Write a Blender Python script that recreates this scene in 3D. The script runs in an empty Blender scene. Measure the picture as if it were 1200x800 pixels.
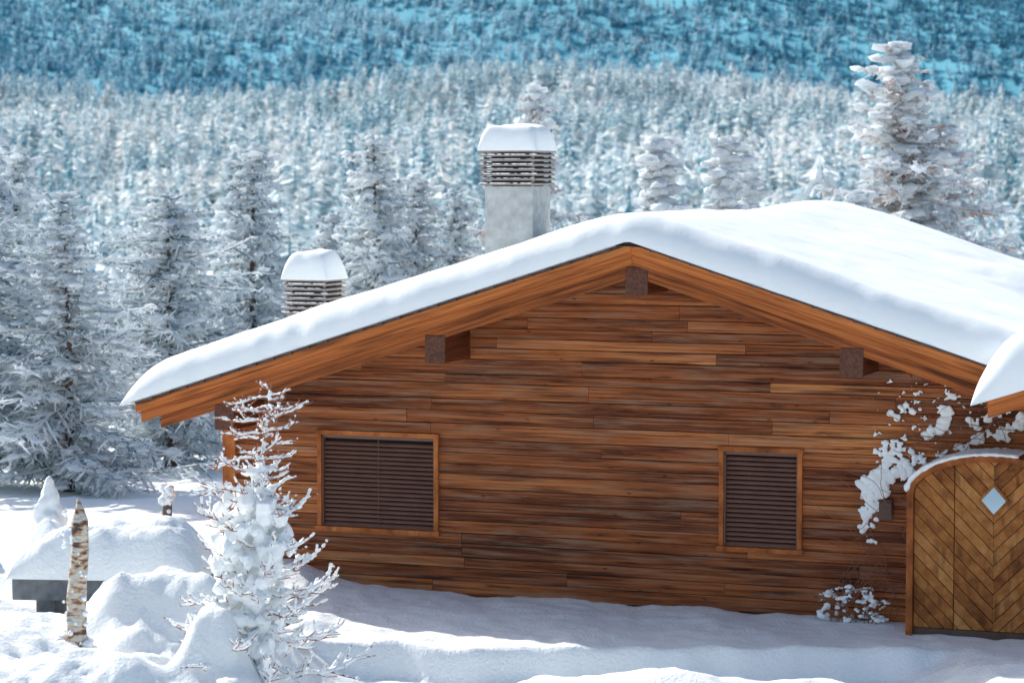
import bpy, math, random
import numpy as np
from mathutils import Vector, Matrix
random.seed(7); rng=np.random.default_rng(7)
sc=bpy.context.scene
R=random.uniform

# ---------------------------------------------------------------- helpers
_tab=rng.random((256,256))
def vnoise(x,y,seed=0):
    x=np.asarray(x,float)+seed*17.31; y=np.asarray(y,float)+seed*9.77
    xi=np.floor(x).astype(int); yi=np.floor(y).astype(int)
    fx=x-xi; fy=y-yi; fx=fx*fx*(3-2*fx); fy=fy*fy*(3-2*fy)
    a=_tab[xi%256,yi%256]; b=_tab[(xi+1)%256,yi%256]; c=_tab[xi%256,(yi+1)%256]; d=_tab[(xi+1)%256,(yi+1)%256]
    return (a*(1-fx)+b*fx)*(1-fy)+(c*(1-fx)+d*fx)*fy-0.5
def fbm(x,y,seed=0,oct=4):
    s=0;a=1
    for i in range(oct):
        s=s+a*vnoise(x*2**i,y*2**i,seed+i); a*=.5
    return s
def sstep(e0,e1,x):
    t=np.clip((x-e0)/(e1-e0),0,1); return t*t*(3-2*t)

class MB:
    def __init__(s): s.v=[];s.f=[];s.m=[];s.t=[]
    def add(s,vs,fs,mat=0,tint=None):
        o=len(s.v); s.v.extend(vs)
        t=random.random() if tint is None else tint
        for f in fs: s.f.append(tuple(i+o for i in f)); s.m.append(mat); s.t.append(t)
    def box(s,x0,x1,y0,y1,z0,z1,mat=0,tint=None):
        s.add([(x0,y0,z0),(x1,y0,z0),(x1,y1,z0),(x0,y1,z0),(x0,y0,z1),(x1,y0,z1),(x1,y1,z1),(x0,y1,z1)],
          [(0,3,2,1),(4,5,6,7),(0,1,5,4),(1,2,6,5),(2,3,7,6),(3,0,4,7)],mat,tint)
    def prism_y(s,poly,y0,y1,mat=0,tint=None):   # poly in (x,z)
        n=len(poly)
        vs=[(p[0],y0,p[1]) for p in poly]+[(p[0],y1,p[1]) for p in poly]
        fs=[tuple(range(n)),tuple(range(2*n-1,n-1,-1))]+[(i,i+n,(i+1)%n+n,(i+1)%n) for i in range(n)]
        s.add(vs,fs,mat,tint)
    def tube(s,pts,rads,sides=6,mat=0,tint=None,cap=True):
        vs=[];fs=[]
        n=len(pts)
        for i,p in enumerate(pts):
            p=Vector(p)
            d=(Vector(pts[min(i+1,n-1)])-Vector(pts[max(i-1,0)]))
            if d.length<1e-6: d=Vector((0,0,1))
            d.normalize()
            a=Vector((0,0,1)) if abs(d.z)<.9 else Vector((1,0,0))
            u=d.cross(a).normalized(); w=d.cross(u)
            for k in range(sides):
                an=2*math.pi*k/sides
                q=p+(u*math.cos(an)+w*math.sin(an))*rads[i]
                vs.append((q.x,q.y,q.z))
        for i in range(n-1):
            for k in range(sides):
                a=i*sides+k;b=i*sides+(k+1)%sides
                fs.append((a,b,b+sides,a+sides))
        if cap:
            fs.append(tuple(range(sides-1,-1,-1))); fs.append(tuple(range((n-1)*sides,n*sides)))
        s.add(vs,fs,mat,tint)
    def blob(s,c,r,mat=0,sub=0,sz=(1,1,1),tint=None,jit=.15):
        vs,fs=ICO[sub]
        out=[]
        for v in vs:
            k=r*(1+R(-jit,jit))
            out.append((c[0]+v[0]*k*sz[0],c[1]+v[1]*k*sz[1],c[2]+v[2]*k*sz[2]))
        s.add(out,fs,mat,tint)
    def obj(s,name,mats,parent=None,smooth=False,loc=None,link=True,recalc=True):
        me=bpy.data.meshes.new(name); me.from_pydata(s.v,[],s.f)
        for m in mats: me.materials.append(m)
        me.polygons.foreach_set('material_index',s.m)
        at=me.attributes.new('tint','FLOAT','FACE'); at.data.foreach_set('value',s.t)
        if smooth: me.polygons.foreach_set('use_smooth',[True]*len(s.f))
        me.update()
        if recalc:
            import bmesh
            bm=bmesh.new(); bm.from_mesh(me); bmesh.ops.recalc_face_normals(bm,faces=bm.faces); bm.to_mesh(me); bm.free()
        o=bpy.data.objects.new(name,me)
        if link: sc.collection.objects.link(o)
        if parent: o.parent=parent
        if loc: o.location=loc
        return o
def _ico(sub):
    import bmesh
    bm=bmesh.new(); bmesh.ops.create_icosphere(bm,subdivisions=sub,radius=1)
    vs=[tuple(v.co) for v in bm.verts]; fs=[tuple(v.index for v in f.verts) for f in bm.faces]; bm.free(); return vs,fs
OCT=([(1,0,0),(-1,0,0),(0,1,0),(0,-1,0),(0,0,1),(0,0,-1)],[(0,2,4),(2,1,4),(1,3,4),(3,0,4),(2,0,5),(1,2,5),(3,1,5),(0,3,5)])
ICO={0:OCT,1:_ico(1),2:_ico(2),3:_ico(3)}
def grid_obj(name,X,Y,Z,mat,parent=None):
    ny,nx=X.shape
    v=np.stack([X.ravel(),Y.ravel(),Z.ravel()],1)
    i=np.arange((ny-1)*(nx-1)); r=i//(nx-1); c=i%(nx-1); a=r*nx+c
    f=np.stack([a,a+1,a+1+nx,a+nx],1)
    me=bpy.data.meshes.new(name)
    me.vertices.add(len(v)); me.vertices.foreach_set('co',v.ravel())
    me.loops.add(f.size); me.loops.foreach_set('vertex_index',f.ravel())
    me.polygons.add(len(f)); me.polygons.foreach_set('loop_start',np.arange(len(f))*4)
    me.polygons.foreach_set('use_smooth',np.ones(len(f),bool))
    me.update(calc_edges=True); me.validate()
    me.materials.append(mat)
    o=bpy.data.objects.new(name,me); sc.collection.objects.link(o)
    if parent: o.parent=parent
    return o
def melt(o,vox,it=4):
    rm=o.modifiers.new('r','REMESH'); rm.mode='VOXEL'; rm.voxel_size=vox; rm.use_smooth_shade=True
    sm=o.modifiers.new('s','SMOOTH'); sm.factor=.5; sm.iterations=it

# ---------------------------------------------------------------- materials
def new_mat(name):
    m=bpy.data.materials.new(name); m.use_nodes=True
    nt=m.node_tree; b=nt.nodes['Principled BSDF']; return m,nt,b
def N(nt,t,**k):
    n=nt.nodes.new(t)
    for a,b in k.items(): setattr(n,a,b)
    return n
def ramp(nt,stops):
    r=nt.nodes.new('ShaderNodeValToRGB'); e=r.color_ramp.elements
    while len(e)<len(stops): e.new(.5)
    for i,(p,c) in enumerate(stops): e[i].position=p; e[i].color=(*c,1)
    return r
def math_n(nt,op,a=None,b=None):
    n=nt.nodes.new('ShaderNodeMath'); n.operation=op
    for i,x in enumerate((a,b)):
        if x is None: continue
        if isinstance(x,(int,float)): n.inputs[i].default_value=x
        else: nt.links.new(x,n.inputs[i])
    return n.outputs[0]
def wood_mat(name,stops,rot=(0,0,0),scale=(.9,14,26),bump=.35,rough=.62,dark=.6,tw=.30,low=(.30,.50),weather=0,lift=.0,dist=.2):
    m,nt,b=new_mat(name); L=nt.links.new
    tc=N(nt,'ShaderNodeTexCoord'); mp=N(nt,'ShaderNodeMapping'); mp.vector_type='TEXTURE'
    mp.inputs['Rotation'].default_value=rot
    L(tc.outputs['Object'],mp.inputs['Vector'])
    mp2=N(nt,'ShaderNodeMapping'); mp2.inputs['Scale'].default_value=scale; L(mp.outputs[0],mp2.inputs[0])
    at=N(nt,'ShaderNodeAttribute',attribute_name='tint')
    w=math_n(nt,'MULTIPLY',at.outputs['Fac'],41.0)
    n1=N(nt,'ShaderNodeTexNoise',noise_dimensions='4D'); n1.inputs['Scale'].default_value=1.0; n1.inputs['Detail'].default_value=6; n1.inputs['Roughness'].default_value=.68; n1.inputs['Distortion'].default_value=dist
    L(mp2.outputs[0],n1.inputs['Vector']); L(w,n1.inputs['W'])
    n2=N(nt,'ShaderNodeTexNoise',noise_dimensions='4D'); n2.inputs['Scale'].default_value=1.3; n2.inputs['Detail'].default_value=4
    mp3=N(nt,'ShaderNodeMapping'); mp3.inputs['Scale'].default_value=(scale[0]*1.4,scale[1]*.35,scale[2]*.35); L(mp.outputs[0],mp3.inputs[0])
    L(mp3.outputs[0],n2.inputs['Vector']); L(w,n2.inputs['W'])
    s=math_n(nt,'MULTIPLY',at.outputs['Fac'],tw)
    g=math_n(nt,'MULTIPLY',n1.outputs['Fac'],1.5)
    s=math_n(nt,'ADD',s,g); s=math_n(nt,'SUBTRACT',s,.25+tw*.5-lift)
    if weather:
        n3=N(nt,'ShaderNodeTexNoise'); n3.inputs['Scale'].default_value=1.0; n3.inputs['Detail'].default_value=4
        mp4=N(nt,'ShaderNodeMapping'); mp4.inputs['Scale'].default_value=(.45,.45,1.3); L(tc.outputs['Object'],mp4.inputs[0]); L(mp4.outputs[0],n3.inputs['Vector'])
        w3=math_n(nt,'MULTIPLY',n3.outputs['Fac'],.8); s=math_n(nt,'ADD',s,w3); s=math_n(nt,'SUBTRACT',s,.40)
    rp=ramp(nt,stops); L(s,rp.inputs['Fac'])
    dk=ramp(nt,[(low[0],(dark*.45,dark*.40,dark*.38)),(low[1],(1,)*3),(1,(1,)*3)]); L(n2.outputs['Fac'],dk.inputs['Fac'])
    mx=N(nt,'ShaderNodeMix',data_type='RGBA',blend_type='MULTIPLY'); mx.inputs['Factor'].default_value=1
    L(rp.outputs[0],mx.inputs['A']); L(dk.outputs[0],mx.inputs['B'])
    res=mx.outputs['Result']
    if weather:
        n4=N(nt,'ShaderNodeTexNoise',noise_dimensions='4D'); n4.inputs['Scale'].default_value=1.0; n4.inputs['Detail'].default_value=6; n4.inputs['Roughness'].default_value=.65
        mp5=N(nt,'ShaderNodeMapping'); mp5.inputs['Scale'].default_value=(1.1,4,18); L(tc.outputs['Object'],mp5.inputs[0]); L(mp5.outputs[0],n4.inputs['Vector']); L(w,n4.inputs['W'])
        gr=ramp(nt,[(.49,(0,0,0)),(.67,(weather,)*3)]); L(n4.outputs['Fac'],gr.inputs[0])
        m2=N(nt,'ShaderNodeMix',data_type='RGBA'); L(gr.outputs[0],m2.inputs['Factor']); L(res,m2.inputs['A']); m2.inputs['B'].default_value=(.34,.20,.125,1)
        cr=ramp(nt,[(.34,(.25,.21,.19)),(.42,(1,1,1))]); L(n4.outputs['Fac'],cr.inputs[0])
        m4=N(nt,'ShaderNodeMix',data_type='RGBA',blend_type='MULTIPLY'); m4.inputs['Factor'].default_value=1; L(m2.outputs['Result'],m4.inputs['A']); L(cr.outputs[0],m4.inputs['B'])
        vo=N(nt,'ShaderNodeTexVoronoi'); vo.inputs['Scale'].default_value=1.0
        mp6=N(nt,'ShaderNodeMapping'); mp6.inputs['Scale'].default_value=(2.6,1,7); L(tc.outputs['Object'],mp6.inputs[0]); L(mp6.outputs[0],vo.inputs['Vector'])
        kn=ramp(nt,[(.05,(.25,.2,.18)),(.11,(1,1,1))]); L(vo.outputs['Distance'],kn.inputs[0])
        m3=N(nt,'ShaderNodeMix',data_type='RGBA',blend_type='MULTIPLY'); m3.inputs['Factor'].default_value=.8; L(m4.outputs['Result'],m3.inputs['A']); L(kn.outputs[0],m3.inputs['B'])
        res=m3.outputs['Result']
    L(res,b.inputs['Base Color'])
    b.inputs['Roughness'].default_value=rough; b.inputs['Specular IOR Level'].default_value=.25
    bp=N(nt,'ShaderNodeBump'); bp.inputs['Strength'].default_value=bump; bp.inputs['Distance'].default_value=.01
    L(n1.outputs['Fac'],bp.inputs['Height']); L(bp.outputs[0],b.inputs['Normal'])
    return m
PITCH=.318; PA=math.atan(PITCH)
wall_st=[(.10,(.048,.013,.005)),(.36,(.19,.048,.013)),(.60,(.40,.117,.030)),(.85,(.66,.28,.095))]
barge_st=[(.15,(.12,.030,.008)),(.42,(.36,.10,.022)),(.7,(.56,.18,.045)),(.9,(.72,.31,.10))]
M_wall=wood_mat('stained_planks',wall_st,scale=(.55,14,46),weather=.7,tw=.30,dark=.60,bump=.5)
M_bargeL=wood_mat('barge_wood_l',barge_st,rot=(0,-PA,0),scale=(.6,10,30),dark=.8)
M_bargeR=wood_mat('barge_wood_r',barge_st,rot=(0,PA,0),scale=(.6,10,30),dark=.8)
M_frame=wood_mat('frame_wood',barge_st,scale=(3,8,3),dark=.9)
M_beam=wood_mat('beam_wood',[(.1,(.07,.018,.008)),(.5,(.17,.045,.014)),(.9,(.32,.10,.03))],scale=(14,1.2,14))
M_door=wood_mat('door_wood',[(.12,(.17,.050,.011)),(.45,(.38,.135,.030)),(.85,(.58,.27,.085))],scale=(7,7,7),dark=1.1,tw=.4)
def simple(name,col,rough=.6,var=.25,scale=8,bump=0,metal=0):
    m,nt,b=new_mat(name); L=nt.links.new
    tc=N(nt,'ShaderNodeTexCoord'); n=N(nt,'ShaderNodeTexNoise'); n.inputs['Scale'].default_value=scale; n.inputs['Detail'].default_value=5
    L(tc.outputs['Object'],n.inputs['Vector'])
    rp=ramp(nt,[(.3,tuple(c*(1-var) for c in col)),(.7,tuple(min(1,c*(1+var)) for c in col))]); L(n.outputs['Fac'],rp.inputs[0])
    L(rp.outputs[0],b.inputs['Base Color']); b.inputs['Roughness'].default_value=rough; b.inputs['Metallic'].default_value=metal
    if bump:
        bp=N(nt,'ShaderNodeBump'); bp.inputs['Strength'].default_value=bump; bp.inputs['Distance'].default_value=.02
        L(n.outputs['Fac'],bp.inputs['Height']); L(bp.outputs[0],b.inputs['Normal'])
    return m
def snow_mat(name,fine=18,bump=.25,dist=.03,col=(.93,.96,.97)):
    m,nt,b=new_mat(name); L=nt.links.new
    tc=N(nt,'ShaderNodeTexCoord')
    n=N(nt,'ShaderNodeTexNoise'); n.inputs['Scale'].default_value=fine; n.inputs['Detail'].default_value=6; n.inputs['Roughness'].default_value=.6
    n2=N(nt,'ShaderNodeTexNoise'); n2.inputs['Scale'].default_value=2.2; n2.inputs['Detail'].default_value=3
    L(tc.outputs['Object'],n.inputs['Vector']); L(tc.outputs['Object'],n2.inputs['Vector'])
    s=math_n(nt,'MULTIPLY',n2.outputs['Fac'],1.5); s=math_n(nt,'ADD',s,n.outputs['Fac'])
    rp=ramp(nt,[(.3,tuple(c*.97 for c in col)),(.7,col)]); L(n2.outputs['Fac'],rp.inputs[0]); L(rp.outputs[0],b.inputs['Base Color'])
    b.inputs['Roughness'].default_value=.75; b.inputs['Specular IOR Level'].default_value=.25
    bp=N(nt,'ShaderNodeBump'); bp.inputs['Strength'].default_value=bump; bp.inputs['Distance'].default_value=dist
    L(s,bp.inputs['Height']); L(bp.outputs[0],b.inputs['Normal'])
    return m
M_snow=snow_mat('snow'); M_roofsnow=snow_mat('roof_snow',fine=9,bump=.2)
M_snowr=snow_mat('snow_rough',fine=26,bump=.6,dist=.035)
M_tile=simple('shingle',(.075,.06,.06),.8,.4,6,.4)
M_concrete=simple('chimney_render',(.46,.48,.48),.9,.18,9,.4)
M_metal=simple('louvre_metal',(.30,.25,.23),.45,.25,5,0,.4)
M_darkin=simple('dark_inside',(.012,.011,.012),.9)
M_blind=simple('blind_slats',(.18,.080,.052),.5,.12,4)
M_stone=simple('grey_stone',(.16,.175,.19),.9,.3,7,.4)
M_bark=simple('bark',(.14,.10,.08),.9,.4,12,.5)
M_twig=simple('twig',(.28,.11,.065),.8,.3,12)
M_twigp=simple('frosted_twig_pink',(.62,.48,.43),.8,.25,6)
M_box=simple('wall_box',(.10,.055,.04),.6)
M_glass,nt,b=new_mat('door_glass'); b.inputs['Base Color'].default_value=(.45,.6,.68,1); b.inputs['Roughness'].default_value=.08; b.inputs['Metallic'].default_value=.3
def tree_mat(name,c0,c1,trans=0.0):
    m=bpy.data.materials.new(name); m.use_nodes=True; nt=m.node_tree; nt.nodes.clear(); L=nt.links.new
    at=N(nt,'ShaderNodeAttribute',attribute_name='tint'); oi=N(nt,'ShaderNodeObjectInfo')
    s=math_n(nt,'MULTIPLY',at.outputs['Fac'],.5); r=math_n(nt,'MULTIPLY',oi.outputs['Random'],.5); s=math_n(nt,'ADD',s,r)
    rp=ramp(nt,[(0,c0),(1,c1)]); L(s,rp.inputs[0])
    out=N(nt,'ShaderNodeOutputMaterial'); d=N(nt,'ShaderNodeBsdfDiffuse'); L(rp.outputs[0],d.inputs[0])
    if trans>0:
        t=N(nt,'ShaderNodeBsdfTranslucent'); L(rp.outputs[0],t.inputs[0]); mx=N(nt,'ShaderNodeMixShader'); mx.inputs[0].default_value=trans
        L(d.outputs[0],mx.inputs[1]); L(t.outputs[0],mx.inputs[2]); L(mx.outputs[0],out.inputs[0])
    else: L(d.outputs[0],out.inputs[0])
    return m
M_frost=tree_mat('frost_near',(.84,.89,.92),(.96,.98,.99),.42)
M_needle=tree_mat('needles_near',(.18,.28,.31),(.40,.50,.54))
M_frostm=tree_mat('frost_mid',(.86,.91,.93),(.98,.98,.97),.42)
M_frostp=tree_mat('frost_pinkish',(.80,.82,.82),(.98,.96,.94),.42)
M_needlem_haze=tree_mat('needles_mid_haze',(.22,.43,.51),(.48,.65,.70))  # needles lightened towards blue: mid-distance haze painted into the colour
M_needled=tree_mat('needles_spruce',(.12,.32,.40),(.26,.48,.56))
M_frostf_haze=tree_mat('frost_far_haze',(.52,.77,.86),(.90,.96,.98),.42)  # blue cast is aerial haze painted into the frost colour
M_needlef_haze=tree_mat('needles_far_haze',(.02,.23,.36),(.09,.36,.49))  # teal stands in for distance haze over the dark needles
M_groundfar_haze,nt,b=new_mat('snow_terrain_haze'); L=nt.links.new
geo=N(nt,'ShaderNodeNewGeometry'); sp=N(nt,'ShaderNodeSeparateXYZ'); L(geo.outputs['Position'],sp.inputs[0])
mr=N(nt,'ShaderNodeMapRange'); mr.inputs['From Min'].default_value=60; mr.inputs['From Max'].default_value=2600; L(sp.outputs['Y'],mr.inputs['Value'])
rp=ramp(nt,[(0,(.90,.93,.94)),(.12,(.68,.82,.87)),(.5,(.58,.76,.82)),(.80,(.12,.42,.54))]); L(mr.outputs[0],rp.inputs[0]); L(rp.outputs[0],b.inputs['Base Color']); b.inputs['Roughness'].default_value=.9  # snow goes teal with distance: aerial haze painted into the base colour

# ---------------------------------------------------------------- terrain
def qcoord(x,y): return .77*x+.64*y+20*fbm(x/300,y/300,9,3)
def terr(x,y):
    x=np.asarray(x,float); y=np.asarray(y,float)
    h=np.zeros_like(y)
    h=h-20*sstep(37,230,y)
    h=h+67*np.clip((y-260)/1240,0,1)**1.15
    h=h+sstep(200,500,y)*(1-sstep(1500,1900,y))*(20*fbm(x/200,y/280,3,3)) 
    h=h-np.clip((x-60)/300,0,3)*sstep(800,1500,y)*(1-sstep(1500,2000,y))*22
    h=h-60*sstep(1500,1850,y)
    q=qcoord(x,y); sl_=.64*x-.77*y
    zc=178-.174*(sl_+2168)
    saw=np.interp(q,[900,1120,1300,1464,1510,1630,1675,1850,1890,2150,3200],[-140,-100,-70,6,-95,16,-95,34,-60,70,330])
    mt=zc+saw+8*fbm(x/80,y/80,5,3)
    mt=np.where(y>3200,np.maximum(mt,200+.2*(y-3200)),mt)
    mt=np.clip(mt,-60,900)
    m=sstep(1900,2120,y)
    h=h*(1-m)+mt*m
    inside=sstep(-14,-12.8,x)*(1-sstep(12.8,14,x))*sstep(13,14.2,y)*(1-sstep(40.5,41.8,y))
    h=h-.05-1.3*inside
    return h
k=math.asinh(160)
s=np.linspace(-1,1,400); xs=25*np.sinh(k*s)
ya_=30+22*np.sinh(math.asinh(1900/22)*np.linspace(-.55,1,300)); ys=np.concatenate([ya_[:-1],np.linspace(ya_[-1],3200,190)[:-1],np.linspace(3200,6000,40)])
X,Y=np.meshgrid(xs,ys); grid_obj('terrain_ground',X,Y,terr(X,Y),M_groundfar_haze)

def near_h(x,y):
    h=.05*fbm(x/1.6,y/1.6,1,3)
    ye=28.25+.35*vnoise(x/1.3,0*x,4)+.10*vnoise(x/.35,0*x,5)-.12*(x-1)*.35
    lx=sstep(-2.6,-1.6,x)*(1-sstep(4.0,5.2,x))
    h=h-.38*lx*(1-sstep(-.10,.10,y-ye))
    def g(cx,cy,hh,sx,sy,p=2):
        nonlocal h
        r=(np.abs((x-cx)/sx)**p+np.abs((y-cy)/sy)**p)
        h=h+hh*np.exp(-r)
    g(1.6,25.0,.72,1.9,.9); g(.2,25.6,.28,.7,.5); g(3.2,25.6,.28,.8,.5); g(6.4,26.2,.2,1.2,.8)
    h=h+.28*(1-sstep(-2.6,-1.9,x))*(1-sstep(27.6,28.8,y))
    g(-3.62,27.0,.66,.66,.45,2.4); g(-3.15,26.7,.30,.45,.4); g(-4.3,26.9,.38,.5,.5); g(-3.9,26.3,.2,.35,.3)
    g(-5.3,27.3,.22,.7,.4); g(-4.7,27.9,.15,1.0,.6)
    g(-4.0,24.0,.36,1.25,.6,2.4); g(-5.2,25.2,.28,.8,.6); g(-4.7,25.4,.20,.35,.3); g(-3.6,25.2,.15,.4,.3)
    g(-2.86,24.25,.66,.30,.30,3); g(-2.45,23.9,.25,.4,.35)
    g(-6.6,29.5,.35,1.0,1.0); g(-3.3,29.8,.25,1.0,.8); g(-5.0,33,.5,1.6,1.0); g(-8,33,.5,1.6,1.5); g(-2.9,32.3,.25,.7,.9)
    lump=np.clip(fbm(x/.5,y/.5,11,4),-.1,1)
    rid=.5-np.abs(fbm(x/.38,y/.38,15,3))*1.6
    left=(1-sstep(-2.6,-1.6,x))*(1-sstep(29,31,y))
    h=h+lump*(.03+.14*left+.05*(1-sstep(27,28,y)))+rid*.06*left
    h=h+.024*fbm(x/.18,y/.18,21,2)+.014*left*fbm(x/.08,y/.08,23,2)
    h=h+.06*fbm(x/.7,y/1.4,25,3)*(1-left)
    e=np.minimum(np.minimum(x+14,14-x),np.minimum(y-13,42-y))
    h=h-1.5*(1-sstep(0,.7,e))
    return h
xs=np.linspace(-14,14,560); ys=np.concatenate([np.linspace(13,22,60)[:-1],np.linspace(22,34,280)[:-1],np.linspace(34,42,70)])
X,Y=np.meshgrid(xs,ys); grid_obj('snow_ground',X,Y,near_h(X,Y),M_snowr)

# ---------------------------------------------------------------- house (local: x along gable, y into house)
house=bpy.data.objects.new('wooden_chalet',None); sc.collection.objects.link(house)
house.location=(1.4,30,0); house.rotation_euler=(0,0,math.radians(-20.5))
HW=5.76
wins=[(-4.505,-2.845,.73,2.01),(.805,1.828,.74,2.0)]
def split_rows(a,b,n):
    w_=[R(.75,1.3) for _ in range(n)]; t=sum(w_); out=[];c=a
    for q in w_: c+=q/t*(b-a); out.append(c)
    out[-1]=b; return out
rows=[-.6]+split_rows(-.6,0,4)+split_rows(0,.78,5)+split_rows(.78,1.96,8)+split_rows(1.96,4.56,17)
w=MB()
def boards(mb,a,b,z0,z1,yface,skip=()):
    segs=[(a,b)]
    for (p,q) in skip:
        ns=[]
        for (u,v) in segs:
            if q<=u or p>=v: ns.append((u,v)); continue
            if u<p: ns.append((u,p))
            if v>q: ns.append((q,v))
        segs=ns
    for (u,v) in segs:
        c=u+R(-2,0); 
        while c<v-.01:
            l=R(2.0,5.5); e=c+l
            if v-e<.5: e=v
            d=R(0,.010)
            if e>u+.15:
                mb.box(max(c,u)+.001,e-.0015,yface-d,yface+.05,z0+.0035,z1-.0035,0,random.random()**1.1)
                c=e
            else: c=u
for z0,z1 in zip(rows[:-1],rows[1:]):
    lim=min(HW,(4.5-.12-z0)/PITCH) if z0>2 else HW
    if lim<.2: continue
    skip=[(x0+.03,x1-.03) for x0,x1,a,b in wins if z0>=.77 and z1<=1.965]
    boards(w,-lim,lim,z0,z1,1.0,skip)
wall=w.obj('gable_planks',[M_wall],house)
bv=wall.modifiers.new('b','BEVEL'); bv.width=.004; bv.segments=2
bk=MB()
def gable(y0,y1,xx=HW): bk.prism_y([(-xx,-.6),(xx,-.6),(xx,4.3-PITCH*xx),(0,4.3),(-xx,4.3-PITCH*xx)],y0,y1,0)
gable(1.16,1.2); gable(9.3,9.35)
bk.obj('wall_core',[M_darkin],house)
sw=MB()
for z0,z1 in zip(rows[:-1],rows[1:]):
    if z1<2.5:
        for sgn in (-1,1):
            c=1.06
            while c<9.3:
                e=min(9.3,c+R(1,3.5)); d=R(0,.01)
                x0=sgn*HW; x1=sgn*(HW+.05+d)
                if sgn<0: sw.box(x1+.05,x0+.05,c,e-.002,z0+.0025,z1-.0025)
                else: sw.box(x0-.05,x1-.05,c,e-.002,z0+.0025,z1-.0025)
                c=e
    lim=min(HW,(4.35-z0)/PITCH) if z0>2 else HW
    if lim>.2: sw.box(-lim,lim,9.36,9.4,z0+.002,z1-.002)
sw.obj('side_walls',[wood_mat('stained_planks_side',wall_st,scale=(14,.9,26))],house)
cp=MB(); cp.box(-HW-.09,-HW+.09,.955,1.06,-.6,2.5,0,.85); cp.box(HW-.09,HW+.09,.955,1.06,-.6,2.5,0,.85)
cp.obj('corner_boards',[M_frame],house)
for wi,(x0,x1,z0,z1) in enumerate(wins):
    m=MB(); f=.055; y0=.955; y1=1.13
    m.box(x0,x0+f,y0,y1,z0+f,z1-f,0,.5); m.box(x1-f,x1,y0,y1,z0+f,z1-f,0,.7)
    m.box(x0-.015,x1+.015,y0-.006,y1,z1-f,z1,0,.35); m.box(x0-.02,x1+.02,y0-.03,y1,z0,z0+f,0,.75)
    m.obj('window_frame',[M_frame],house)
    m=MB(); zz=z0+f+.04; top=z1-f-.05
    m.box(x0+f,x1-f,1.0,1.07,z1-f-.045,z1-f-.002,0,.5)
    pitchs=.057
    a,b2=x0+f+.022,x1-f-.022
    while zz<top:
        prof_=[(-.020,-.020),(-.012,-.004),(.0,.008),(.018,.016)]
        for (ya,za),(yb,zb) in zip(prof_[:-1],prof_[1:]):
            m.add([(a,1.03+ya,zz+za),(b2,1.03+ya,zz+za),(b2,1.03+yb,zz+zb),(a,1.03+yb,zz+zb)],[(0,1,2,3)],0,.5)
        m.box(a,b2,1.008,1.0125,zz-.026,zz-.019,0,.5)
        zz+=pitchs
    m.box(x0+f+.008,x1-f-.008,1.0,1.05,z0+f+.002,z0+f+.022,0,.5)
    if wi==0:
        xm=x0+(x1-x0)*.5; m.box(xm-.003,xm+.003,1.002,1.006,z0+f+.03,z1-f-.045,0,.5)
    m.box(x0+f,x0+f+.02,.985,1.06,z0+f,z1-f-.045,0,.5); m.box(x1-f-.02,x1-f,.985,1.06,z0+f,z1-f-.045,0,.5)
    m.obj('window_blind',[M_blind],house,recalc=False)
    m=MB(); m.box(x0+f,x1-f,1.09,1.1,z0+f,z1-f,0); m.obj('window_glass',[M_darkin],house)
pm=MB()
for (a,b2,z0,z1) in [(-5.52,-5.27,2.06,2.37),(-2.66,-2.42,2.97,3.31),(-.10,.15,3.85,4.17),(2.48,2.73,2.95,3.28),(5.3,5.55,2.06,2.37)]:
    pm.box(a,b2,.15,1.15,z0,z1,0,.25)
    pm.box(a-.012,b2+.012,.12,.149,z0-.01,z1+.0,1,.1)
o=pm.obj('purlins',[M_beam,simple('end_grain',(.11,.04,.022),.8,.4,30)],house); bv=o.modifiers.new('b','BEVEL'); bv.width=.01; bv.segments=2
RW=6.55
def slope(sg,a,b2,x_in=0,x_out=RW):
    return [(sg*x_in,4.5+a-PITCH*x_in),(sg*x_out,4.5+a-PITCH*x_out),(sg*x_out,4.5+b2-PITCH*x_out),(sg*x_in,4.5+b2-PITCH*x_in)]
for sg,mat,nm in ((-1,M_bargeL,'left'),(1,M_bargeR,'right')):
    m=MB()
    m.prism_y(slope(sg,-.055,-.165,0,RW+.02),-.035,.02,0,.75)
    m.prism_y(slope(sg,-.056,-.30,0,RW-.03),.021,.07,0,.45)
    m.prism_y(slope(sg,-.20,-.45,0,RW-.25),.13,.19,0,.10)
    o=m.obj('barge_boards',[mat],house); bv=o.modifiers.new('b','BEVEL'); bv.width=.006
    m=MB(); y=.071
    while y<10:
        m.prism_y(slope(sg,-.056,-.10,.0,RW-.04),y,min(y+.14,10),0); y+=.143
    m.obj('roof_soffit',[mat],house)
    m=MB()
    for i in range(7):
        yy=.16+i*1.5
        if i: m.prism_y(slope(sg,-.101,-.24,.02,RW-.1),yy+.9,yy+1.0,0)
    m.prism_y(slope(sg,-.04,-.2,RW-.035,RW+.0),.075,10,0,.6)
    m.obj('rafters',[mat],house)
m=MB()
for sg in (-1,1):
    m.prism_y(slope(sg,-.025,-.053,0,RW+.02),-.05,10.05,0)
    n=27
    for i in range(n):
        x0=i*(RW/n); x1=x0+RW/n+.06
        zt0=4.5-PITCH*x0; zt1=4.5-PITCH*x1
        d=R(-.01,.012); yf=-.075+R(-.02,.01)
        m.prism_y([(sg*x0,zt0-.030),(sg*x1,zt1+.014+d),(sg*x1,zt1-.022+d),(sg*x0,zt0-.064)] ,yf,.5,0)
m.obj('roof_shingles',[M_tile],house)
def prof(d,Rr): 
    c=np.clip(d/Rr,0,1); return np.sqrt(1-(1-c)**2)
EX=6.74; YF=-.14; YB=10.15
e=np.linspace(0,1,16)**2*.62
ts=np.concatenate([-EX+e,np.linspace(-EX+.67,EX-.67,190),(EX-e)[::-1]])
e=np.linspace(0,1,16)**2*.5
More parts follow.
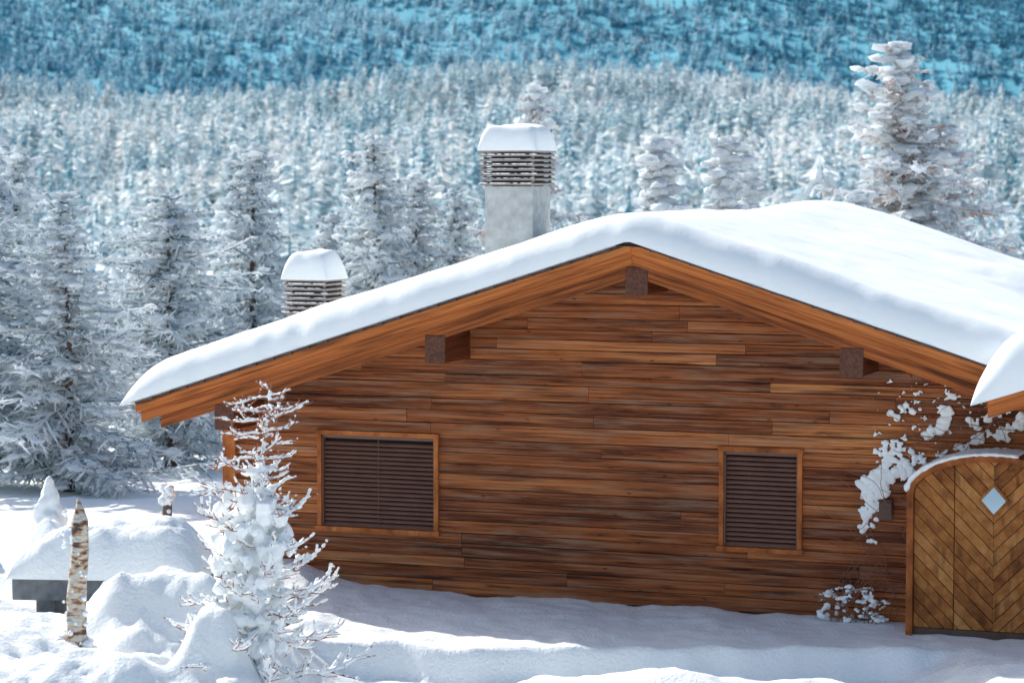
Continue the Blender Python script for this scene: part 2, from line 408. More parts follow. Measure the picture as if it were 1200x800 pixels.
ns=np.concatenate([YF+e,np.linspace(YF+.55,YB-.55,150),(YB-e)[::-1]])
T,Nn=np.meshgrid(ts,ns)
th=.44+.06*np.exp(-T**2/.5)+.07*fbm(T/1.7,Nn/1.7,31,3)+.07*fbm(T/3.5,Nn/2.5,37,3)+.012*fbm(T/.3,Nn/.3,39,2)
th=th+.10*np.exp(-((T-1.2)/1.6)**2-((Nn-8.8)/1.2)**2)
th=th+.24*np.exp(-((T+1.95)/.4)**2-((Nn-3.2)/.7)**2)
th=th+.20*np.exp(-((T-4.0)/1.3)**2-((Nn-6.3)/.5)**2)-.22*np.exp(-((T-4.9)/1.2)**2-((Nn-5.2)/.55)**2)  # the hollow is added to suggest a tree shadow across the slope
zb=4.5-PITCH*np.abs(T)-.02
zs=4.5-PITCH*np.sqrt(T**2+.30)-.02
yj=.07*vnoise(T/.8,0*T,41)+.03*vnoise(T/.2,0*T,43)
f=prof(EX-np.abs(T),.6)*prof(np.minimum(Nn-YF,YB-Nn),.36)
Z=zb*(1-f)+(zs+th)*f
Z=np.maximum(Z,zb)
Yy=Nn+yj*np.exp(-(Nn-YF)/.4)
o=grid_obj('roof_snow',T,Yy,Z,M_roofsnow,house)
o=grid_obj('roof_snow_base',T[:, ::6],Yy[:, ::6],zb[:, ::6]-.004,M_roofsnow,house)

def rounded_snow(mb,cx,cy,z0,hx,hy,hh,seed):
    n=26; a=np.linspace(-1,1,n); A=np.sign(a)*(1-(1-np.abs(a))**2)
    vs=[];fs=[]
    for i in range(n):
        for j in range(n):
            u,v=A[i],A[j]
            hgt=prof((1-abs(u))*hx,.15)*prof((1-abs(v))*hy,.15)
            vs.append((cx+u*hx,cy+v*hy,z0+float(hgt)*hh*(1+.25*float(fbm(u*1.2,v*1.2,seed,2)))))
    for i in range(n-1):
        for j in range(n-1):
            b0=i*n+j; fs.append((b0,b0+n,b0+n+1,b0+1))
    mb.add(vs,fs,0)
def chimney(cx,cy,zr,z_body,z_l,hb,hl,hcap,nm,seed):
    m=MB(); m.box(cx-hb,cx+hb,cy-hb,cy+hb,zr,z_body,0)
    m.box(cx-hb*.8,cx+hb*.8,cy-hb*.8,cy+hb*.8,z_body,z_l-.02,1)
    o=m.obj('chimney_body',[M_concrete,M_darkin],house); bv=o.modifiers.new('b','BEVEL'); bv.width=.012; bv.segments=2
    m=MB(); ns=7; dz=(z_l-z_body)/ns
    for i in range(ns):
        zz=z_body+dz*(i+.5)
        ho=hl+(.01 if i%2 else 0); hi=hl-.06
        vs=[]
        for (hh_,zo) in ((ho,zz-.024),(ho,zz+.002),(hi,zz+.026),(hi,zz+.004)):
            vs+= [(cx-hh_,cy-hh_,zo),(cx+hh_,cy-hh_,zo),(cx+hh_,cy+hh_,zo),(cx-hh_,cy+hh_,zo)]
        fs=[]
        for r_ in range(4):
            for k_ in range(4):
                fs.append((r_*4+k_,r_*4+(k_+1)%4,((r_+1)%4)*4+(k_+1)%4,((r_+1)%4)*4+k_))
        m.add(vs,fs,0)
        for k_ in range(22):
            m.blob((cx+R(-hl,hl),cy-hl-.002,zz+.006),R(.008,.016),1,1,(2.8,.5,.6))
    for sx in (-1,1):
        for sy in (-1,1): m.box(cx+sx*(hl-.05)-.015,cx+sx*(hl-.05)+.015,cy+sy*(hl-.05)-.015,cy+sy*(hl-.05)+.015,z_body,z_l)
    m.box(cx-hl-.01,cx+hl+.01,cy-hl-.01,cy+hl+.01,z_l,z_l+.03,0)
    m.obj('chimney_louvres',[M_metal,M_snow],house)
    m=MB(); rounded_snow(m,cx,cy,z_l+.02,hl+.03,hl+.03,hcap,seed)
    m.obj('chimney_snow_cap',[M_roofsnow],house,True)
chimney(-2.64,3.28,3.3,5.10,5.54,.34,.385,.33,'a',3)
chimney(-5.2,2.4,2.6,3.40,3.84,.27,.31,.36,'b',6)
PC=4.2; py=.42
m=MB()
def arch(hw,spring,rise,n=24):
    return [(PC+hw*math.cos(math.pi*i/n),spring+rise*math.sin(math.pi*i/n)) for i in range(n+1)]
def arch_ring(mb,hw,sp,ri,wd,y0,y1,zb=-.3,tint=.4,mat=0):
    o=[(PC+hw,zb)]+arch(hw,sp,ri)+[(PC-hw,zb)]
    i=[(PC+hw-wd,zb)]+arch(hw-wd,sp,ri-wd*.9)+[(PC-hw+wd,zb)]
    n=len(o)
    vs=[(p[0],y0,p[1]) for p in o]+[(p[0],y0,p[1]) for p in i]+[(p[0],y1,p[1]) for p in o]+[(p[0],y1,p[1]) for p in i]
    fs=[]
    for k_ in range(n-1):
        fs.append((k_,k_+1,n+k_+1,n+k_)); fs.append((2*n+k_,3*n+k_,3*n+k_+1,2*n+k_+1))
        fs.append((k_,2*n+k_,2*n+k_+1,k_+1)); fs.append((n+k_,n+k_+1,3*n+k_+1,3*n+k_))
    mb.add(vs,fs,mat,tint)
arch_ring(m,.99,1.60,.47,.075,py-.06,.995,tint=.25)
m.obj('door_arch_frame',[M_frame],house)
def clip(poly,inside,inter):
    out=[]
    for i in range(len(poly)):
        a,b2=poly[i],poly[(i+1)%len(poly)]
        ia,ib=inside(a),inside(b2)
        if ia: out.append(a)
        if ia!=ib: out.append(inter(a,b2))
    return out
def halfclip(poly,nx,nz,d):
    def ins(p): return nx*p[0]+nz*p[1]<=d+1e-9
    def it(a,b2):
        da=nx*a[0]+nz*a[1]-d; db=nx*b2[0]+nz*b2[1]-d; t=da/(da-db); return (a[0]+(b2[0]-a[0])*t,a[1]+(b2[1]-a[1])*t)
    return clip(poly,ins,it)
apoly=[(PC+.91,.06)]+arch(.91,1.6,.40)+[(PC-.91,.06)]
m=MB()
ed=[]
for i in range(len(apoly)):
    a,b2=apoly[i],apoly[(i+1)%len(apoly)]
    nx,nz=(b2[1]-a[1]),-(b2[0]-a[0]); l=math.hypot(nx,nz)
    if l<1e-6: continue
    nx/=l;nz/=l; ed.append((nx,nz,nx*a[0]+nz*a[1]))
bw=.115; sq=.7071
for (xa,xb,dirn) in ((PC-.91,PC-.455,1),(PC-.445,PC-.001,1),(PC+.001,PC+.445,-1),(PC+.455,PC+.91,-1)):
    for i in range(-20,40):
        c0=i*bw; c1=c0+bw-.009
        poly=[(xa,.06),(xb,.06),(xb,2.1),(xa,2.1)]
        nx=sq*dirn
        off=PC*sq*dirn
        poly=halfclip(poly,nx,sq,c1+off) if len(poly)>2 else []
        if len(poly)>2: poly=halfclip(poly,-nx,-sq,-(c0+off))
        for (ex,ez,edd) in ed:
            if len(poly)>2: poly=halfclip(poly,ex,ez,edd)
        if len(poly)>2:
            m.prism_y(poly,py+R(0,.005),py+.05,0,random.random())
o=m.obj('door_leaf',[M_door],house)
m=MB(); m.prism_y([(p[0],p[1]) for p in apoly],py+.051,py+.08,0); m.box(PC-.91,PC+.91,py-.01,py+.05,-.3,.055,0)
m.obj('door_back',[M_box],house)
m=MB(); d=.20; cz=1.56
m.prism_y([(PC-d*.9,cz),(PC,cz-d),(PC+d*.9,cz),(PC,cz+d)],py-.02,py+.001,0,.3); m.obj('door_window_trim',[M_door],house)
m=MB(); d=.155
m.prism_y([(PC-d*.9,cz),(PC,cz-d),(PC+d*.9,cz),(PC,cz+d)],py-.024,py-.018,0); m.obj('door_window',[M_glass],house)
m=MB()
for i in range(60):
    a=math.pi*(.42+.56*i/59); 
    for yy in np.linspace(py-.04,.9,6): m.blob((PC+1.0*math.cos(a),yy,1.60+.48*math.sin(a)+.01),R(.025,.045),0,1,(1.2,1.5,.8))
o=m.obj('door_arch_snow',[M_snow],house,True); melt(o,.02,2)
m=MB()
x0,x1=4.32,8.2; ya,yb=-.75,.95; zz0=2.93; sl=.33
def ps(a,b2,xi=x0,xo=x1): return [(xi,zz0+a+sl*(xi-x0)),(xo,zz0+a+sl*(xo-x0)),(xo,zz0+b2+sl*(xo-x0)),(xi,zz0+b2+sl*(xi-x0))]
m.prism_y(ps(0,-.05),ya+.02,yb,1); m.prism_y(ps(-.052,-.32),ya,ya+.06,0,.6); m.prism_y(ps(-.052,-.12),ya+.061,yb,0,.5)
m.prism_y(ps(-.053,-.2,x0-.03,x0+.02),ya+.062,yb-.001,0,.7); m.box(5.2,5.4,ya+.1,ya+.3,-.3,3.0,0,.4); m.box(7.6,7.8,ya+.1,ya+.3,-.3,3.6,0,.4)
m.obj('porch_roof',[M_bargeL,M_tile],house)
n1,n2=80,44
a=np.linspace(-1,1,n1);a=np.sign(a)*(1-(1-np.abs(a))**2); c=np.linspace(-1,1,n2); c=np.sign(c)*(1-(1-np.abs(c))**2)
A,C=np.meshgrid(a,c)
hx=(x1-x0)/2+.17; hy=(yb-ya)/2+.12
XX=(x0+x1)/2+A*hx; YY=(ya+yb)/2+C*hy
f=prof((1-np.abs(A))*hx,.5)*prof((1-np.abs(C))*hy,.35)
ZB=zz0+sl*(XX-x0); ZZ=ZB+f*(.54+.22*fbm(XX*1.3,YY*1.3,51,3))-.12*(1-f)
grid_obj('porch_snow',XX,YY,ZZ,M_roofsnow,house); grid_obj('porch_snow_base',XX,YY,ZB-.125*(1-f)-.003,M_roofsnow,house)
m=MB(); m.box(2.76,2.92,.93,.995,1.2,1.42,0); m.prism_y([(2.74,1.42),(2.94,1.42),(2.92,1.45),(2.76,1.45)],.92,.995,0)
o=m.obj('wall_box',[M_box],house); bv=o.modifiers.new('b','BEVEL'); bv.width=.01

# ------------------------------------------------ plants against the wall
sn=MB(); tw=MB()
def climb(p,d,l,depth,zmax=2.75):
    pts=[p];rr=[.006*(depth+1)/2]
    q=Vector(p); dd=Vector(d)
    n=int(l/.07)+2
    for i in range(n):
        dd=(dd+Vector((R(-.35,.35),R(-.08,.08),R(-.3,.3)))).normalized()
        q=q+dd*.07; q.y=min(max(q.y,.80),.97); q.z=min(q.z,zmax)
        pts.append(tuple(q)); rr.append(.003+.002*depth*(1-i/n))
        if depth>0 and random.random()<.2: climb(tuple(q),(R(-1,1),0,R(-.4,1)),l*.4,depth-1)
    tw.tube(pts,rr,4)
    return pts
for s_ in range(3):
    climb((R(2.9,3.15),.93,0.05),(R(.0,.2),0,1),R(1.6,2.4),1)
for s_ in range(6):
    climb((R(2.9,3.6),.93,R(1.8,2.3)),(1,0,R(-.2,.5)),R(.8,1.9),1)
def clump(t,z,r,k=5,fl=.55):
    e_=R(.8,1.6); a=R(-.5,.5)
    for i in range(k):
        u=random.gauss(0,.45)*r*e_; v=random.gauss(0,.45)*r/e_
        sn.blob((t+u*math.cos(a)-v*math.sin(a),.975+R(-.02,.004),z+u*math.sin(a)+v*math.cos(a)),r*R(.25,.6),0,1,(1,fl,.9),jit=.3)
for (t,z,r) in [(2.66,1.52,.12),(2.70,1.40,.14),(2.62,1.62,.12),(2.60,1.26,.08),(2.78,1.68,.14),(2.9,1.74,.12),(3.0,1.80,.10),(2.60,1.10,.07),(2.85,1.92,.09),(2.98,2.04,.07),(2.72,1.52,.12),(2.68,1.46,.12),
                (3.5,2.33,.10),(3.55,2.5,.08),(3.35,2.25,.08),(3.1,1.87,.10),(3.22,1.95,.08),(2.65,.95,.05),(3.9,2.2,.09),(4.2,2.25,.08),(3.7,2.1,.07),(4.05,2.45,.07),(4.4,2.4,.08)]: clump(t,z,r,18)
for i in range(130):
    t=R(2.72,4.9); z=R(1.95,2.85)-.05*(t-2.8)
    if random.random()<.3: z=R(1.6,2.4); t=R(2.65,3.3)
    clump(t,z,random.choice([.013,.018,.022,.03,.045,.07])*R(.7,1.2),8)
for i in range(50): clump(R(3.0,3.95),R(2.5,3.12),R(.012,.04),4)
for s_ in range(16): climb((R(2.2,2.8),.75,0.0),(R(-.5,.5),R(-.3,.1),1),R(.25,.55),1)
for i in range(50):
    t=R(2.1,2.9); z=R(.03,.48)*(1-abs(t-2.5)*.9); r=R(.015,.055)
    for k_ in range(5): sn.blob((t+R(-r,r),.85+R(-.12,.1),z+R(-r,r)*.6),r*R(.5,.8),0,1,(1.2,1,.8),jit=.3)
cl=bpy.data.objects.new('climbing_shrub',None); sc.collection.objects.link(cl); cl.location=house.location; cl.rotation_euler=house.rotation_euler
tw.obj('stems',[M_twig],cl); o=sn.obj('snow_clumps',[M_snow],cl,True); melt(o,.009,2)
lf=MB()
for i in range(70):
    c=Vector((R(3.15,3.75),R(.6,.9),R(2.85,3.1))); u=Vector((R(-1,1),R(-1,1),R(-1,1))).normalized()*.03; v=Vector((R(-1,1),R(-1,1),R(-1,1))).normalized()*.02
    lf.add([tuple(c-u),tuple(c+v),tuple(c+u),tuple(c-v)],[(0,1,2,3)])
lf.obj('dry_leaves',[simple('dry_leaf',(.40,.06,.03),.7,.4)],cl,recalc=False)

# ------------------------------------------------ foreground sapling
def sapling():
    e=bpy.data.objects.new('larch_sapling',None); sc.collection.objects.link(e); e.location=(-2.36,24.5,0)
    tw=MB(); sn=MB()
    def axis(z): return Vector((-.10+.12*(z/3.2)**2+.03*math.sin(z*2.2),.0,z))
    zs=np.linspace(.2,3.26,16)
    tw.tube([tuple(axis(z)) for z in zs],[.04*(1-(z/3.35))+.006 for z in zs],7)
    def lumps(pts,r0,prob=.8):
        for i in range(len(pts)-1):
            a,b2=Vector(pts[i]),Vector(pts[i+1]); n=max(1,int((b2-a).length/.018))
            for k_ in range(n):
                if random.random()<prob:
                    c=a.lerp(b2,k_/n); r=r0*R(.6,1.2); sn.blob((c.x,c.y,c.z+r*.55),r,0,1,(1,1,.85))
    nb=96
    for i in range(nb):
        z=.35+2.85*(i/nb)**.9
        fr=(z-.3)/2.96
        L_=(1.0-.62*fr)*R(.45,1.0)
        if z<1.3: L_*=1.05
        az=i*2.39996+R(-.3,.3)
        d=Vector((math.cos(az),math.sin(az),R(-.05,.5)))
        p=axis(z); pts=[tuple(p)]; seg=7
        for k_ in range(seg):
            d=d+Vector((R(-.18,.18),R(-.18,.18),R(-.24,.14) if k_<4 else R(.0,.4))); d.normalize(); p=p+d*L_/seg; pts.append(tuple(p))
            if k_>0:
                for q in range(2):
                    dd=(d+Vector((R(-1,1),R(-1,1),R(-.5,.9)))).normalized(); l2=L_*R(.12,.36)
                    p2=p+dd*l2*.5; p3=p2+(dd+Vector((0,0,R(-.1,.5)))).normalized()*l2*.5
                    tw.tube([tuple(p),tuple(p2),tuple(p3)],[.008,.007,.004],4)
                    lumps([tuple(p),tuple(p2),tuple(p3)],.014+.007*(1-fr),.85 if fr<.7 else .6)
        tw.tube(pts,[.014-.009*k_/seg for k_ in range(seg+1)],5)
        lumps(pts,.019+.014*(1-fr),.9)
        if z<2.5:
            for k_ in range(5):
                t=R(.05,.55); c=Vector(pts[0]).lerp(Vector(pts[4]),t*1.2); r=R(.03,.07)*(1.15-.5*abs(z-1.6))
                if r>.02: sn.blob((c.x,c.y,c.z+r*.3),r,0,1,(1.1,1.1,.9),jit=.3)
    for i in range(220):
        z=R(.5,2.2); a=R(0,6.28); rr=R(0,.38)*(1.15-.4*abs(z-1.5)); c=axis(z); r=R(.05,.10)
        sn.blob((c.x-.08+math.cos(a)*rr,math.sin(a)*rr,z),r,0,1,(1,1,1.05),jit=.35)
    tw.obj('trunk_and_twigs',[M_twig],e)
    o=sn.obj('clinging_snow',[M_snow],e,True); melt(o,.010,2)
sapling()

# ------------------------------------------------ garden table, post, etc.
tb=bpy.data.objects.new('stone_garden_table',None); sc.collection.objects.link(tb); tb.location=(-4.42,28.2,0)
tb.rotation_euler=(0,0,math.radians(-6))
m=MB(); m.box(-1.03,1.03,-.45,.45,.60,.86,0); m.box(-.80,-.58,-.32,.32,-.3,.598,0); m.box(.58,.80,-.32,.32,-.3,.598,0)
o=m.obj('slab_and_legs',[M_stone],tb); bv=o.modifiers.new('b','BEVEL'); bv.width=.015; bv.segments=2
n1,n2=80,50
a=np.linspace(-1,1,n1);a=np.sign(a)*(1-(1-np.abs(a))**2); c=np.linspace(-1,1,n2); c=np.sign(c)*(1-(1-np.abs(c))**2)
A,C=np.meshgrid(a,c); f=prof((1-np.abs(A))*1.08,.42)*prof((1-np.abs(C))*.5,.35)
grid_obj('table_snow',A*1.08,C*.5,.84+f*(.52+.22*fbm(A*2.4,C*1.6,61,4)),M_snowr,tb)
bp_=bpy.data.objects.new('birch_post',None); sc.collection.objects.link(bp_); bp_.location=(-4.38,25.5,0)
m=MB(); zz=np.linspace(.3,1.80,16)
m.tube([(.012*math.sin(z*5)+.03*(z-.5),0,z) for z in zz]+[(.045,0,1.90),(.03,0,2.02)],[.105-.018*i/15+R(-.006,.006) for i in range(16)]+[.05,.012],10)
Mb,nt,b=new_mat('birch_bark'); L=nt.links.new
tc=N(nt,'ShaderNodeTexCoord'); mp=N(nt,'ShaderNodeMapping'); mp.inputs['Scale'].default_value=(5,5,14); L(tc.outputs['Object'],mp.inputs[0])
n=N(nt,'ShaderNodeTexNoise'); n.inputs['Scale'].default_value=1.4; n.inputs['Detail'].default_value=6; L(mp.outputs[0],n.inputs['Vector'])
rp=ramp(nt,[(.36,(.06,.05,.05)),(.44,(.32,.18,.09)),(.5,(.50,.42,.34)),(.6,(.60,.58,.54)),(.72,(.16,.26,.26))]); L(n.outputs['Fac'],rp.inputs[0]); L(rp.outputs[0],b.inputs['Base Color']); b.inputs['Roughness'].default_value=.8
m.obj('trunk',[Mb],bp_,True)
m=MB()
for i in range(34): m.blob((R(-.12,.12),-.07+R(-.03,.05),R(.6,1.9)),R(.012,.035),0,1)
for i in range(20): m.blob((R(-.2,.2),R(-.18,.1),R(.45,.60)),R(.04,.08),0,1)
m.obj('snow_bits',[M_snow],bp_,True)
def cone_shrub(x,y,ztop,zb,r):
    m=MB()
    for i in range(150):
        f=random.random()**.8; z=zb+(ztop-zb)*f; rr=r*(1-f)**.75; a=R(0,6.28); q=rr*R(.3,.85)
        m.blob((x+q*math.cos(a),y+q*math.sin(a),z),(.12*(1-f)+.045),0,1,(1,1,1.3))
    o=m.obj('snow_covered_shrub',[M_snow],None,True); melt(o,.03,2)
cone_shrub(-6.0,33,1.32,-.1,.46); cone_shrub(-6.9,32.5,.75,-.1,.5)
def post(x,y,zt):
    e=bpy.data.objects.new('fence_post',None); sc.collection.objects.link(e); e.location=(x,y,0)
    m=MB(); m.tube([(0,0,-.3),(0,0,zt*.6),(.01,0,zt)],[.07,.065,.06],8); m.obj('pole',[M_bark],e)
    m=MB(); 
    for i in range(14): m.blob((R(-.05,.05),R(-.05,.05),zt+R(-.05,.14)),R(.05,.08),0,1)
    for i in range(16): m.blob((R(-.08,.08),-.05,R(.5,zt)),R(.02,.06),0,1)
    o=m.obj('snow_cap',[M_snow],e,True)
post(-4.48,33,1.08); post(-7.6,34.5,1.0)

# ------------------------------------------------ trees
def far_tree(name,mats,seed,h=1.0,r=.17,layers=11,per=7,fr=.72,pw=.62):
    random.seed(seed); m=MB()
    m.tube([(0,0,0),(0,0,h*.95)],[.018*h,.003*h],4,1,cap=False)
    ph=R(0,6)
    for l in range(layers):
        f=l/(layers-1); z=h*(.10+.86*f); rr=r*(1-f)**pw*R(.75,1.15)+.015
        for k_ in range(per):
            a=R(0,6.283); L_=rr*R(.45,1.35)*(1+.25*math.sin(a*2+ph)); w_=rr*R(.2,.45); dz=-L_*R(-.1,.6); ca,sa=math.cos(a),math.sin(a)
            z0=z+R(-.03,.03)
            p0=(0,0,z0+.02); p1=(ca*L_*.6-sa*w_,sa*L_*.6+ca*w_,z0+dz*.5); p2=(ca*L_,sa*L_,z0+dz); p3=(ca*L_*.6+sa*w_,sa*L_*.6-ca*w_,z0+dz*.5)
            p4=(ca*L_*.5,sa*L_*.5,z0+.02)
            mt=0 if random.random()<fr else 1
            m.add([p0,p1,p2,p3,p4],[(0,1,4),(1,2,4),(2,3,4),(3,0,4)],mt)
            if mt==0 and random.random()<.3:
                q=.03; m.add([(p0[0],p0[1],p0[2]-q),(p1[0],p1[1],p1[2]-q),(p2[0]*.9,p2[1]*.9,p2[2]-q),(p3[0],p3[1],p3[2]-q)],[(0,1,2,3)],1)
    return m.obj(name,mats,link=False,recalc=False)
def larch(name,seed,H=9,rad=1.9,mats=None,dens=1.0,clumpy=0,link=False,thin=1.0,pw=.6,fr=.8):
    random.seed(seed); m=MB()
    bend=R(-.3,.3)
    ax=lambda z: Vector((bend*math.sin(z/H*2.2),.15*math.sin(z/H*3),z))
    zs=np.linspace(0,H,12); m.tube([tuple(ax(z)) for z in zs],[.16*(1-z/H)*H/9+.012 for z in zs],7,2)
    nl=int(105*dens)
    ga=R(0,6.28)
    for i in range(nl):
        f=(i+.5)/nl; z=H*(.06+.93*f**.95)
        az=i*2.39996+R(-.5,.5)
        lob=1+.28*math.sin(az*2+ga+z*1.3)+.18*math.sin(az*3-z*2.1)
        L_=rad*((1-f)**pw*R(.45,1.15)*lob+.05)
        d=Vector((math.cos(az),math.sin(az),R(.1,.5) if f>.5 else R(-.15,.3)))
        p=ax(z); seg=6; pts=[tuple(p)]
        for k_ in range(seg):
            d=(d+Vector((R(-.16,.16),R(-.16,.16),R(-.26,.02) if k_<3 else R(-.02,.22)))).normalized(); p=p+d*L_/seg; pts.append(tuple(p))
            nt_=int(3*L_/rad+2)
            for q in range(nt_):
                sgn=1 if q%2 else -1
                side=Vector((-d.y,d.x,0))*sgn
                dd=(side*R(.4,1)+d*R(.2,.9)+Vector((0,0,R(-.9,.5)))).normalized(); l2=L_*R(.14,.34)*(1.1-k_/seg*.5)
                o_=Vector(pts[-2]).lerp(p,random.random())
                mid=o_+dd*l2*.5; end=mid+(dd+Vector((0,0,R(-.6,.2)))).normalized()*l2*.5
                mt=0 if random.random()<fr else 1
                m.tube([tuple(o_),tuple(mid),tuple(end)],[.028*thin,.040*thin,.014*thin],3,mt,cap=False)
                for w_ in range(3):
                    s0=o_.lerp(end,R(.2,.9)); de=(dd+Vector((R(-1,1),R(-1,1),R(-1,.7)))).normalized()*l2*R(.25,.55)
                    m.tube([tuple(s0),tuple(s0+de)],[.026*thin,.011*thin],3,0 if random.random()<fr else 1,cap=False)
                if random.random()<.24+.5*clumpy: m.blob(tuple(mid+Vector((0,0,.03))),R(.04,.15)+.06*clumpy*random.random(),0,1,(1.4,1.4,.75),jit=.4)
        m.tube(pts,[.03*(1-k_/(seg+1))*thin+.006 for k_ in range(seg+1)],4,1 if random.random()<.5 else 2,cap=False)
        up=[(a_[0],a_[1],a_[2]+.025) for a_ in pts]
        m.tube(up,[.040*thin]*seg+[.014],3,0,cap=False)
    return m.obj(name,mats,link=link,recalc=False)
MT=[M_frost,M_needle,M_bark]; MP=[M_frost,M_twigp,M_twigp]
LV=[larch('lv0',11,9,2.6,MT,1.25,pw=.52,fr=.84),larch('lv1',12,9,2.2,MT,1.3,pw=.5,fr=.84),larch('lv2',13,9,2.9,MT,1.2,pw=.45,fr=.84),larch('lv3',14,9,2.0,MP,1.5,thin=.85,pw=.5,fr=.72),larch('lv4',15,9,1.0,[M_frost,M_needle,M_bark],.8,clumpy=1.2,pw=.33,fr=.55)]
def place(v,x,y,top,name='larch_tree',wid=1.0,rot=None):
    g=float(terr(np.array([x]),np.array([y]))[0])-.1
    s_=(top-g)/9.0
    o=bpy.data.objects.new(name,LV[v].data); sc.collection.objects.link(o)
    o.location=(x,y,g); o.scale=(s_*wid,s_*wid,s_); o.rotation_euler=(R(-.03,.03),R(-.03,.03),R(0,6.28) if rot is None else rot)
random.seed(5)
for v,x,y,t,wd in [(1,-9.3,44,6.2,1.3),(0,-7.5,43,4.4,1.3),(2,-6.3,47,4.9,1.2),(0,-10.6,49,4.8,1.1),(2,-8.0,58,4.8,1.1),(1,-5.35,54,5.9,1.05),
   (0,-3.2,57,6.1,1.0),(1,-2.1,58,5.2,1.1),(2,-1.2,62,4.9,.8),(1,-11.6,60,5.9,1),(0,-8.9,50,4.9,1.1),(1,-7.2,53,4.7,1.2),(2,-4.4,62,4.3,1.0),(1,-6.6,64,5.0,1.1),
   (3,.75,60,7.3,.85)]:
    place(v,x,y,t,'larch_tree',wd)
for v,x,y,t,wd in [(3,8.0,56,8.1,1.25),(3,9.0,57,6.9,1.2),(3,9.9,59,6.2,1.1)]:
    place(v,x,y,t,'larch_tree',wd)
for v,x,y,t,wd in [(4,2.75,50,5.95,1.15),(4,3.9,50,5.95,1.0),(4,4.45,51,5.25,.9),(4,6.9,50,4.9,1.0)]:
    place(v,x,y,t,'snowy_pine_tree',wd)

def scatter(name,objs,pts,scl,wsc,idx=None):
    col=bpy.data.collections.new(name+'_sources')
    for o in objs: col.objects.link(o)
    n=len(pts)
    me=bpy.data.meshes.new(name); me.vertices.add(n); me.vertices.foreach_set('co',np.asarray(pts,float).ravel())
    a=me.attributes.new('scl','FLOAT_VECTOR','POINT'); sv=np.stack([scl*wsc,scl*wsc,scl],1); a.data.foreach_set('vector',sv.ravel())
    a=me.attributes.new('rotz','FLOAT_VECTOR','POINT'); rv=np.zeros((n,3)); rv[:,2]=rng.random(n)*6.28; rv[:,0]=(rng.random(n)-.5)*.10; a.data.foreach_set('vector',rv.ravel())
    if idx is None: idx=rng.integers(0,len(objs),n)
    a=me.attributes.new('idx','INT','POINT'); a.data.foreach_set('value',idx.astype(np.int32))
    ob=bpy.data.objects.new(name,me); sc.collection.objects.link(ob)
    ng=bpy.data.node_groups.new(name,'GeometryNodeTree')
    ng.interface.new_socket('Geometry',in_out='INPUT',socket_type='NodeSocketGeometry'); ng.interface.new_socket('Geometry',in_out='OUTPUT',socket_type='NodeSocketGeometry')
    gi=ng.nodes.new('NodeGroupInput'); go=ng.nodes.new('NodeGroupOutput')
    ci=ng.nodes.new('GeometryNodeCollectionInfo'); ci.inputs['Collection'].default_value=col; ci.inputs['Separate Children'].default_value=True; ci.inputs['Reset Children'].default_value=True
    ip=ng.nodes.new('GeometryNodeInstanceOnPoints'); ip.inputs['Pick Instance'].default_value=True
    def at(nm,ty):
        q=ng.nodes.new('GeometryNodeInputNamedAttribute'); q.data_type=ty; q.inputs['Name'].default_value=nm; return q.outputs['Attribute']
    l=ng.links.new
    l(gi.outputs[0],ip.inputs['Points']); l(ci.outputs[0],ip.inputs['Instance']); l(at('idx','INT'),ip.inputs['Instance Index'])
    e2r=ng.nodes.new('FunctionNodeEulerToRotation'); l(at('rotz','FLOAT_VECTOR'),e2r.inputs[0]); l(e2r.outputs[0],ip.inputs['Rotation']); l(at('scl','FLOAT_VECTOR'),ip.inputs['Scale'])
    l(ip.outputs[0],go.inputs[0])
    md=ob.modifiers.new('forest','NODES'); md.node_group=ng
    return ob
def pts_in(n,y1,y2,hw,dens=None):
    y=np.sqrt(rng.random(n)*(y2*y2-y1*y1)+y1*y1); x=(rng.random(n)*2-1)*hw*y
    if dens is not None:
        k_=rng.random(n)<dens(x,y); x=x[k_];y=y[k_]
    return np.stack([x,y,terr(x,y)-.3],1)
mid=[far_tree('mt%d'%i,[[M_frostm,M_needlem_haze],[M_frostp,M_needlem_haze],[M_frostm,M_needlem_haze],[M_frostm,M_needled],[M_frostm,M_needled],[M_frostp,M_needlem_haze]][i],100+i,1.0,[.17,.22,.26,.12,.16,.20][i],12,6,[.9,.9,.84,.55,.62,.8][i],[.5,.45,.8,.75,.6,.5][i]) for i in range(6)]
nearm=[far_tree('nt%d'%i,[M_frostm if i%2 else M_frostp,M_needlem_haze],150+i,1.0,.18+.03*i,26,12,.88,.5) for i in range(4)]
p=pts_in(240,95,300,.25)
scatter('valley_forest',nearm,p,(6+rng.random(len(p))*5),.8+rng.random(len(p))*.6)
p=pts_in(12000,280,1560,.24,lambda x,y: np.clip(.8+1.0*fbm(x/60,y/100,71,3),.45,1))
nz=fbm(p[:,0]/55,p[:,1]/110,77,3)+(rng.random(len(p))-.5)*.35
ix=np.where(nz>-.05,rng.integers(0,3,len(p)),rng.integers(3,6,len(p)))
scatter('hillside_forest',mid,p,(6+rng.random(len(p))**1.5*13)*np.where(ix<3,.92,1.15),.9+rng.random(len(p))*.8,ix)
farw=[far_tree('fw%d'%i,[M_frostf_haze,M_needlef_haze],200+i,1.0,.19+.02*i,7,6,.97) for i in range(3)]
fard=[far_tree('fd%d'%i,[M_frostf_haze,M_needlef_haze],210+i,1.0,.19+.02*i,7,6,.20) for i in range(3)]
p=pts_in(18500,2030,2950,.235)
q=qcoord(p[:,0],p[:,1])
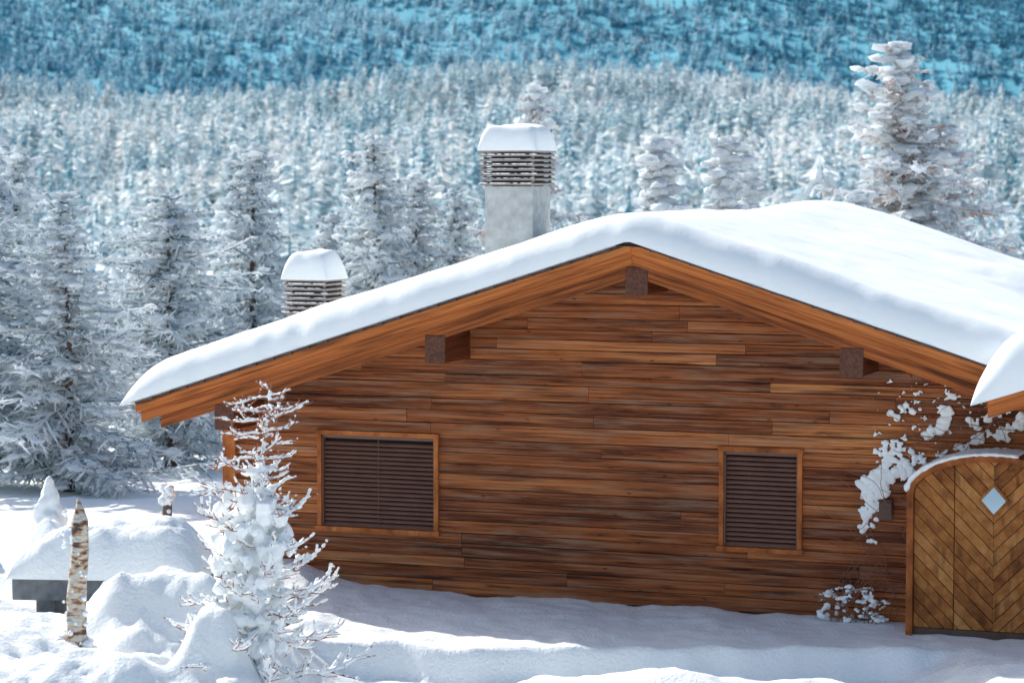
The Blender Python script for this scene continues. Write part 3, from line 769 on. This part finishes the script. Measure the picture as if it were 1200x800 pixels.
pf=np.interp(q,[1100,1300,1370,1425,1478,1484,1560,1595,1615,1642,1650,1800,1832,1856,1862,2200],[.55,.38,.5,1,1,.0,.08,.5,1,1,.0,.0,.7,.8,0,.1])
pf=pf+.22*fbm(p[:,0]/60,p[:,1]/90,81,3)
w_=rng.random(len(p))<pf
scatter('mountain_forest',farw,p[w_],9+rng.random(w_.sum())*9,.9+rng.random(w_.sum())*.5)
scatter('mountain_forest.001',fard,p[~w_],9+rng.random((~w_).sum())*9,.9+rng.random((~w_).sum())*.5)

# ---------------------------------------------------------------- light, world, camera
el=math.radians(39); ln=math.radians(24); yaw=math.radians(-20.5)
t_,n_=-math.cos(ln),math.sin(ln)
sx=t_*math.cos(yaw)-n_*math.sin(yaw); sy=t_*math.sin(yaw)+n_*math.cos(yaw)
S=Vector((sx*math.cos(el),sy*math.cos(el),math.sin(el)))
ld=bpy.data.lights.new('sun','SUN'); ld.energy=5.0; ld.angle=math.radians(.5); ld.color=(1,.965,.89)
lo=bpy.data.objects.new('sun',ld); sc.collection.objects.link(lo); lo.rotation_euler=(-S).to_track_quat('-Z','Y').to_euler(); lo.location=(-20,40,30)
wd=bpy.data.worlds.new('World'); sc.world=wd; wd.use_nodes=True; nt=wd.node_tree
sky=nt.nodes.new('ShaderNodeTexSky'); sky.sky_type='NISHITA'; sky.sun_disc=False; sky.sun_elevation=el; sky.sun_rotation=math.atan2(sx,sy)%(2*math.pi)
sky.altitude=0; sky.air_density=1.4; sky.dust_density=2.6; sky.ozone_density=3.0
bg=nt.nodes['Background']; bg.inputs['Strength'].default_value=.15; nt.links.new(sky.outputs[0],bg.inputs['Color'])
cd=bpy.data.cameras.new('camera'); cam=bpy.data.objects.new('camera',cd); sc.collection.objects.link(cam); sc.camera=cam
cam.location=(0,0,5.3); cam.rotation_euler=(math.radians(90)-math.atan(200/3000),0,0)
cd.lens=90; cd.sensor_width=36; cd.clip_end=12000; cd.clip_start=.5
cd.dof.use_dof=True; cd.dof.focus_distance=29.5; cd.dof.aperture_fstop=2.3
sc.view_settings.view_transform='Standard'; sc.view_settings.look='None'; sc.view_settings.exposure=0
